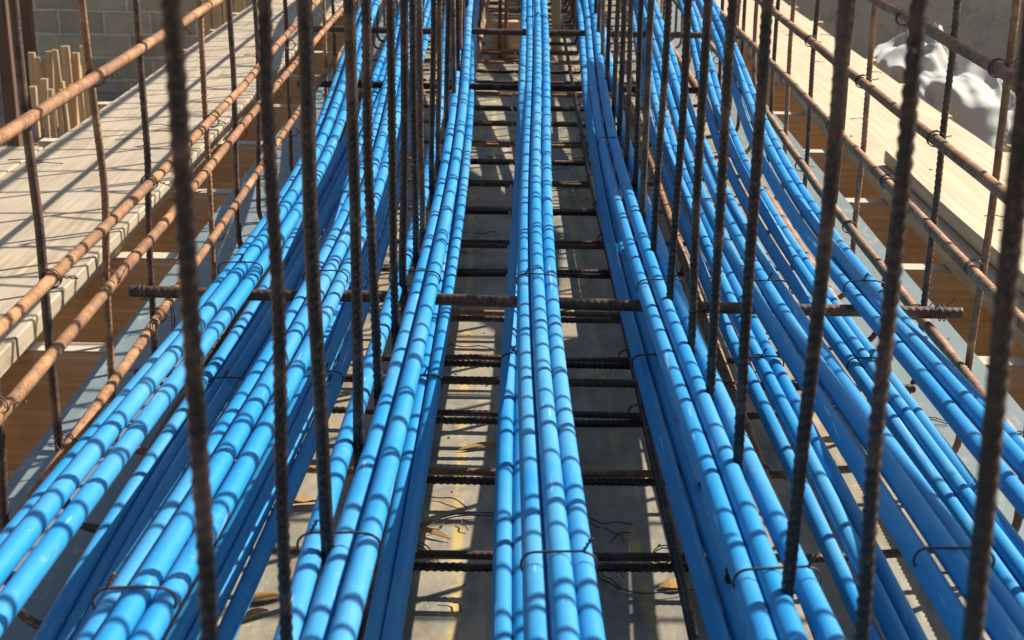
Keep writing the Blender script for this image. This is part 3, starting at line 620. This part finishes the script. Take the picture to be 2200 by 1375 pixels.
# ------------------------------------------------------------------ debris on the floor sheet
def chip(px, py, L, W, ang, label):
    L *= .75; W *= .6
    p = onz(px, py, .0015); n = 7; V = []; Fc = []
    for i in range(n):
        t = i / (n - 1) - .5; ww = W * (1 - abs(2 * t) ** 1.7) * .5 + .0006; up = .004 * (1 - 4 * t * t) + .001
        for s in (-1, 1):
            for h in (0, .0012): V.append((t * L, s * ww, up * (.7 if s < 0 else 1.3) + h))
    for i in range(n - 1):
        a = i * 4; b = a + 4
        Fc += [(a, b, b + 2, a + 2), (a + 1, a + 3, b + 3, b + 1), (a, a + 1, b + 1, b), (a + 2, b + 2, b + 3, a + 3)]
    Fc += [(0, 2, 3, 1), (4 * n - 4, 4 * n - 3, 4 * n - 1, 4 * n - 2)]
    o = mkobj('wood_chip', V, Fc, LEAF); o.location = p; o.rotation_euler = (0, 0, ang)
    return tag(o, label, 'wood chip', 'orange wood chips on the floor sheet')
chip(640, 1083, .085, .016, .25, 'curved orange chip left of the left middle bundle, below the crossbars')
chip(565, 1290, .06, .022, .3, 'broad orange chip near the bottom left of the floor gap')
chip(545, 1325, .05, .012, .7, 'thin orange chip lowest in the left floor gap')
chip(1085, 352, .06, .02, .1, 'orange chip in the sunlit wedge by the central bundle')
chip(1240, 430, .09, .018, -.1, 'orange chip in the sunlit patch right of the central bundle')
chip(930, 1150, .07, .010, -.5, 'narrow orange chip in the left centre gap near the camera')
chip(1035, 962, .09, .009, .35, 'orange twig-like splinter in the centre gap')
chip(845, 578, .07, .018, .2, 'orange chip left of the left middle bundle, beyond the crossbar')
chip(1450, 1262, .05, .03, .1, 'orange chip beside the shaded tubes near the bottom of the view')
def curl(px, py, L, ang, amp, label, mat=WIRE, dbl=False, z=.003):
    p = onz(px, py, z); P = []
    for t in np.linspace(-.5, .5, 12): P.append((p[0] + math.cos(ang) * t * L - math.sin(ang) * amp * math.cos(t * 3), p[1] + math.sin(ang) * t * L + math.cos(ang) * amp * math.cos(t * 3), p[2] + .002 + .002 * math.sin(t * 9)))
    if dbl: P += [(a + .002, b + .006, c + .001) for a, b, c in reversed(P)]
    return wire('loose_wire', P, .0009, mat, label, 'wire', 'loose wire offcuts on the floor')
curl(950, 1080, .07, -.4, .012, 'bent loose wire with a curl in the left centre gap', RWIRE)
curl(960, 1135, .16, .45, .02, 'long loose wire beneath the left centre gap stripes', WIRE, True)
curl(885, 1180, .10, -.9, .01, 'doubled wire offcut right of the left middle bundle', WIRE, True)
curl(1985, 905, .07, -.25, .0, 'doubled wire offcut on the right grey edge strip', WIRE, True)
curl(1400, 1255, .12, -.1, -.025, 'curved rusty wire on the floor right of the centre gap', RWIRE)
curl(1015, 748, .08, -.15, .004, 'short rusty wire in the sunlit centre strip', RWIRE)
for i in range(26):
    sd = ['left of the central bundle', 'right of the central bundle', 'farther right of the central bundle'][i % 3]
    x, y = [(RNG.uniform(930, 1090), RNG.uniform(300, 1350)), (RNG.uniform(1240, 1400), RNG.uniform(250, 1350)), (RNG.uniform(1180, 1260), RNG.uniform(130, 420))][i % 3]
    curl(x, y, RNG.uniform(.02, .07), RNG.uniform(-1.2, 1.2), RNG.uniform(-.01, .01), f'short loose wire {sd}, {ORD[i // 3]} of its row', WIRE if i % 2 else RWIRE, i % 4 == 0)
V = []; Fc = []
for i in range(900):
    x_ = RNG.uniform(-.66, .76); y_ = RNG.uniform(1.0, 6.5); r_ = RNG.uniform(.0008, .0032); n_ = len(V)
    for q in range(5): V.append((x_ + r_ * math.cos(q * 1.2566 + i) * RNG.uniform(.6, 1.3), y_ + r_ * math.sin(q * 1.2566 + i) * RNG.uniform(.6, 1.5), .0003))
    V.append((x_, y_, r_ * RNG.uniform(.5, 1.1)))
    for q in range(5): Fc.append((n_ + q, n_ + (q + 1) % 5, n_ + 5))
CRUMB = mat_simple('pale_crumbs', (.40, .33, .22), (.18, .11, .06), 60, .9)
tag(mkobj('sawdust_crumbs', V, Fc, CRUMB), 'scattered crumbs of sawdust and grit on the beam floor', kind='stuff')
for i, (x, y, a_) in enumerate(((1775, 75, -.6), (1700, 75, .1), (1880, 155, 0), (1845, 255, .1), (2000, 337, 0), (1757, 133, 0), (2140, 465, -.3))):
    p = onz(x, y, .0655 if (y > 340 or x > 2110) else .0262); L = .05
    wire('loose_wire', [(p[0] - L / 2, p[1] - .01 * a_, p[2]), (p[0], p[1], p[2] + .002), (p[0] + L / 2, p[1] + .03 * a_, p[2])], .0011, WIRE, f'{ORD[i]} tiny loose wire on the right pine planks, ' + ['near the outer top corner', 'at the very top', 'beside the sacking', 'below the sacking corner', 'on the near stacked plank', 'left of the sacking', 'nearest the shadow patch'][i], 'wire', 'loose wires on the right planks')
for i, (x, y, a_) in enumerate(((285, 300, .1), (95, 352, .2), (345, 270, -.5), (55, 345, -.2))):
    p = onz(x, y, .0285); L = .09
    wire('loose_wire', [(p[0] - L / 2, p[1] - .03 * a_, p[2]), (p[0], p[1], p[2] + .004), (p[0] + L / 2, p[1] + .03 * a_, p[2])], .0012, WIRE, ['thin wire in the middle of the left weathered plank', 'dark wire on the near end of the left plank', 'bent wire beside the inner edge of the left plank', 'thin wire at the cut plank corner on the far left'][i], 'wire', 'loose wires on the left plank')
# ------------------------------------------------------------------ left background: stacked offcuts against the wall
rows = [(108, 215, 58, 176, 0), (180, 320, 66, 190, 1)]
for y0, y1, x0, x1, row in rows:
    x = x0; k = 0
    while x < x1:
        wpx = RNG.uniform(12, 24); Yb = 11.2 - row * .35 + RNG.uniform(0, .10)
        a0 = ony(x, y0 + RNG.uniform(-14, 18), Yb); a1 = ony(x + wpx + 5, y1, Yb)
        o = timber('timber_offcut', -(a1[0] - a0[0]) / 2, (a1[0] - a0[0]) / 2, 0, RNG.uniform(.03, .06), 0, a0[2] + 1.5, OFFC, axis=2, seed=40 + k + row * 20, warp=.006)
        o.location = ((a0[0] + a1[0]) / 2, Yb, -1.5); o.rotation_euler = (RNG.uniform(-.02, .03), RNG.normal(0, .018), RNG.uniform(-.12, .12))
        tag(o, f'{ORD[k]} board end from the left in the {"front" if row else "back"} row of offcuts', 'board', 'timber offcuts stacked by the block wall')
        x += wpx; k += 1
q0 = ony(62, 150, 11.45); q1 = ony(172, 150, 11.45)
tag(timber('backing_board', q0[0], q1[0], 11.45, 11.49, -1.5, ony(100, 140, 11.45)[2], OFFC, axis=2, seed=77), 'wide brown board standing behind the stacked offcuts', 'board')
p0 = ony(46, 60, 11.9); p1 = ony(68, 60, 11.9)
tag(timber('reddish_post', p0[0], p1[0], 11.9, 11.98, -1.55, .6, DKW, axis=2, seed=8), 'reddish upright board against the block wall left of the offcuts', 'post')
p0 = ony(-10, 60, 9); p1 = ony(16, 60, 9)
tag(timber('timber_post', p0[0], p1[0], 9, 9.1, -1.55, 1.5, DKW, axis=2, seed=11), 'dark reddish post at the far left edge of the view', 'post')
p0 = ony(440, 40, 12.6); p1 = ony(500, 40, 12.6)
for i in range(4):
    xx = ony(432 + i * 24, 40, 12.4)[0]
    tag(timber('leaning_board', xx, xx + .085, 12.4, 12.44, -1.5, .2, OFFC, axis=2, seed=60 + i), f'{ORD[i]} upright brown board from the left behind the far end of the left plank', 'board', 'brown boards standing behind the left plank')
# ------------------------------------------------------------------ right background: sacking heap, black lump standing in for deep shade
from mathutils import noise as mn
def heap(name, c, r, mat, seed, folds=1., nu=220, nv=130, tilt=0.):
    """crumpled cloth over a lump: a flattened ball pushed in and out along its normals by ridged folds, sunk into the ground"""
    V = []
    for j in range(nv + 1):
        th = math.pi * .72 * j / nv
        for i in range(nu):
            ph = 2 * math.pi * i / nu; n = Vector((math.sin(th) * math.cos(ph), math.sin(th) * math.sin(ph), math.cos(th)))
            wv = Vector((mn.noise(n * 1.3 + Vector((seed, 0, 0))), mn.noise(n * 1.3 + Vector((0, seed, 0))), 0)) * .8
            q = Vector((n.x * 1.3, n.y * 1.3, n.z * .55)) + wv + Vector((seed, seed, 0))
            r1 = 1 - abs(mn.noise(q * 1.5)) * 3; r2 = 1 - abs(mn.noise(q * 3.3 + Vector((4, 0, 1)))) * 3; r3 = mn.noise(q * 9)
            d = 1 + folds * (.16 * math.tanh(1.8 * r1) * .8 + .085 * max(r2, -.4) + .02 * r3) + .22 * mn.noise(n * 1.1 + Vector((0, 0, seed)))
            flare = 1 + .25 * max(0, -n.z)
            V.append((c[0] + n.x * r[0] * d * flare, c[1] + n.y * r[1] * d * flare, c[2] + n.z * r[2] * d + tilt * n.x))
    Q = [(j * nu + i, (j + 1) * nu + i, (j + 1) * nu + (i + 1) % nu, j * nu + (i + 1) % nu) for j in range(nv) for i in range(nu)]
    return mkobj(name, np.array(V), np.array(Q), mat, smooth=True)
tag(heap('sacking_heap', (1.78, 6.2, -.48), (.34, .55, .42), CLOTH, 3, tilt=-.08), 'crumpled grey white sacking heap beyond the right planks', 'sack')
tag(heap('shade_lump', (2.62, 6.0, -.62), (.50, .8, .42), SHADEBLK, 8, folds=.5, nu=110, nv=60), 'black lump standing in for the deep shade right of the sacking', 'shade stand-in')  # dark body put where there is only deep shade
S.render.engine = 'CYCLES'
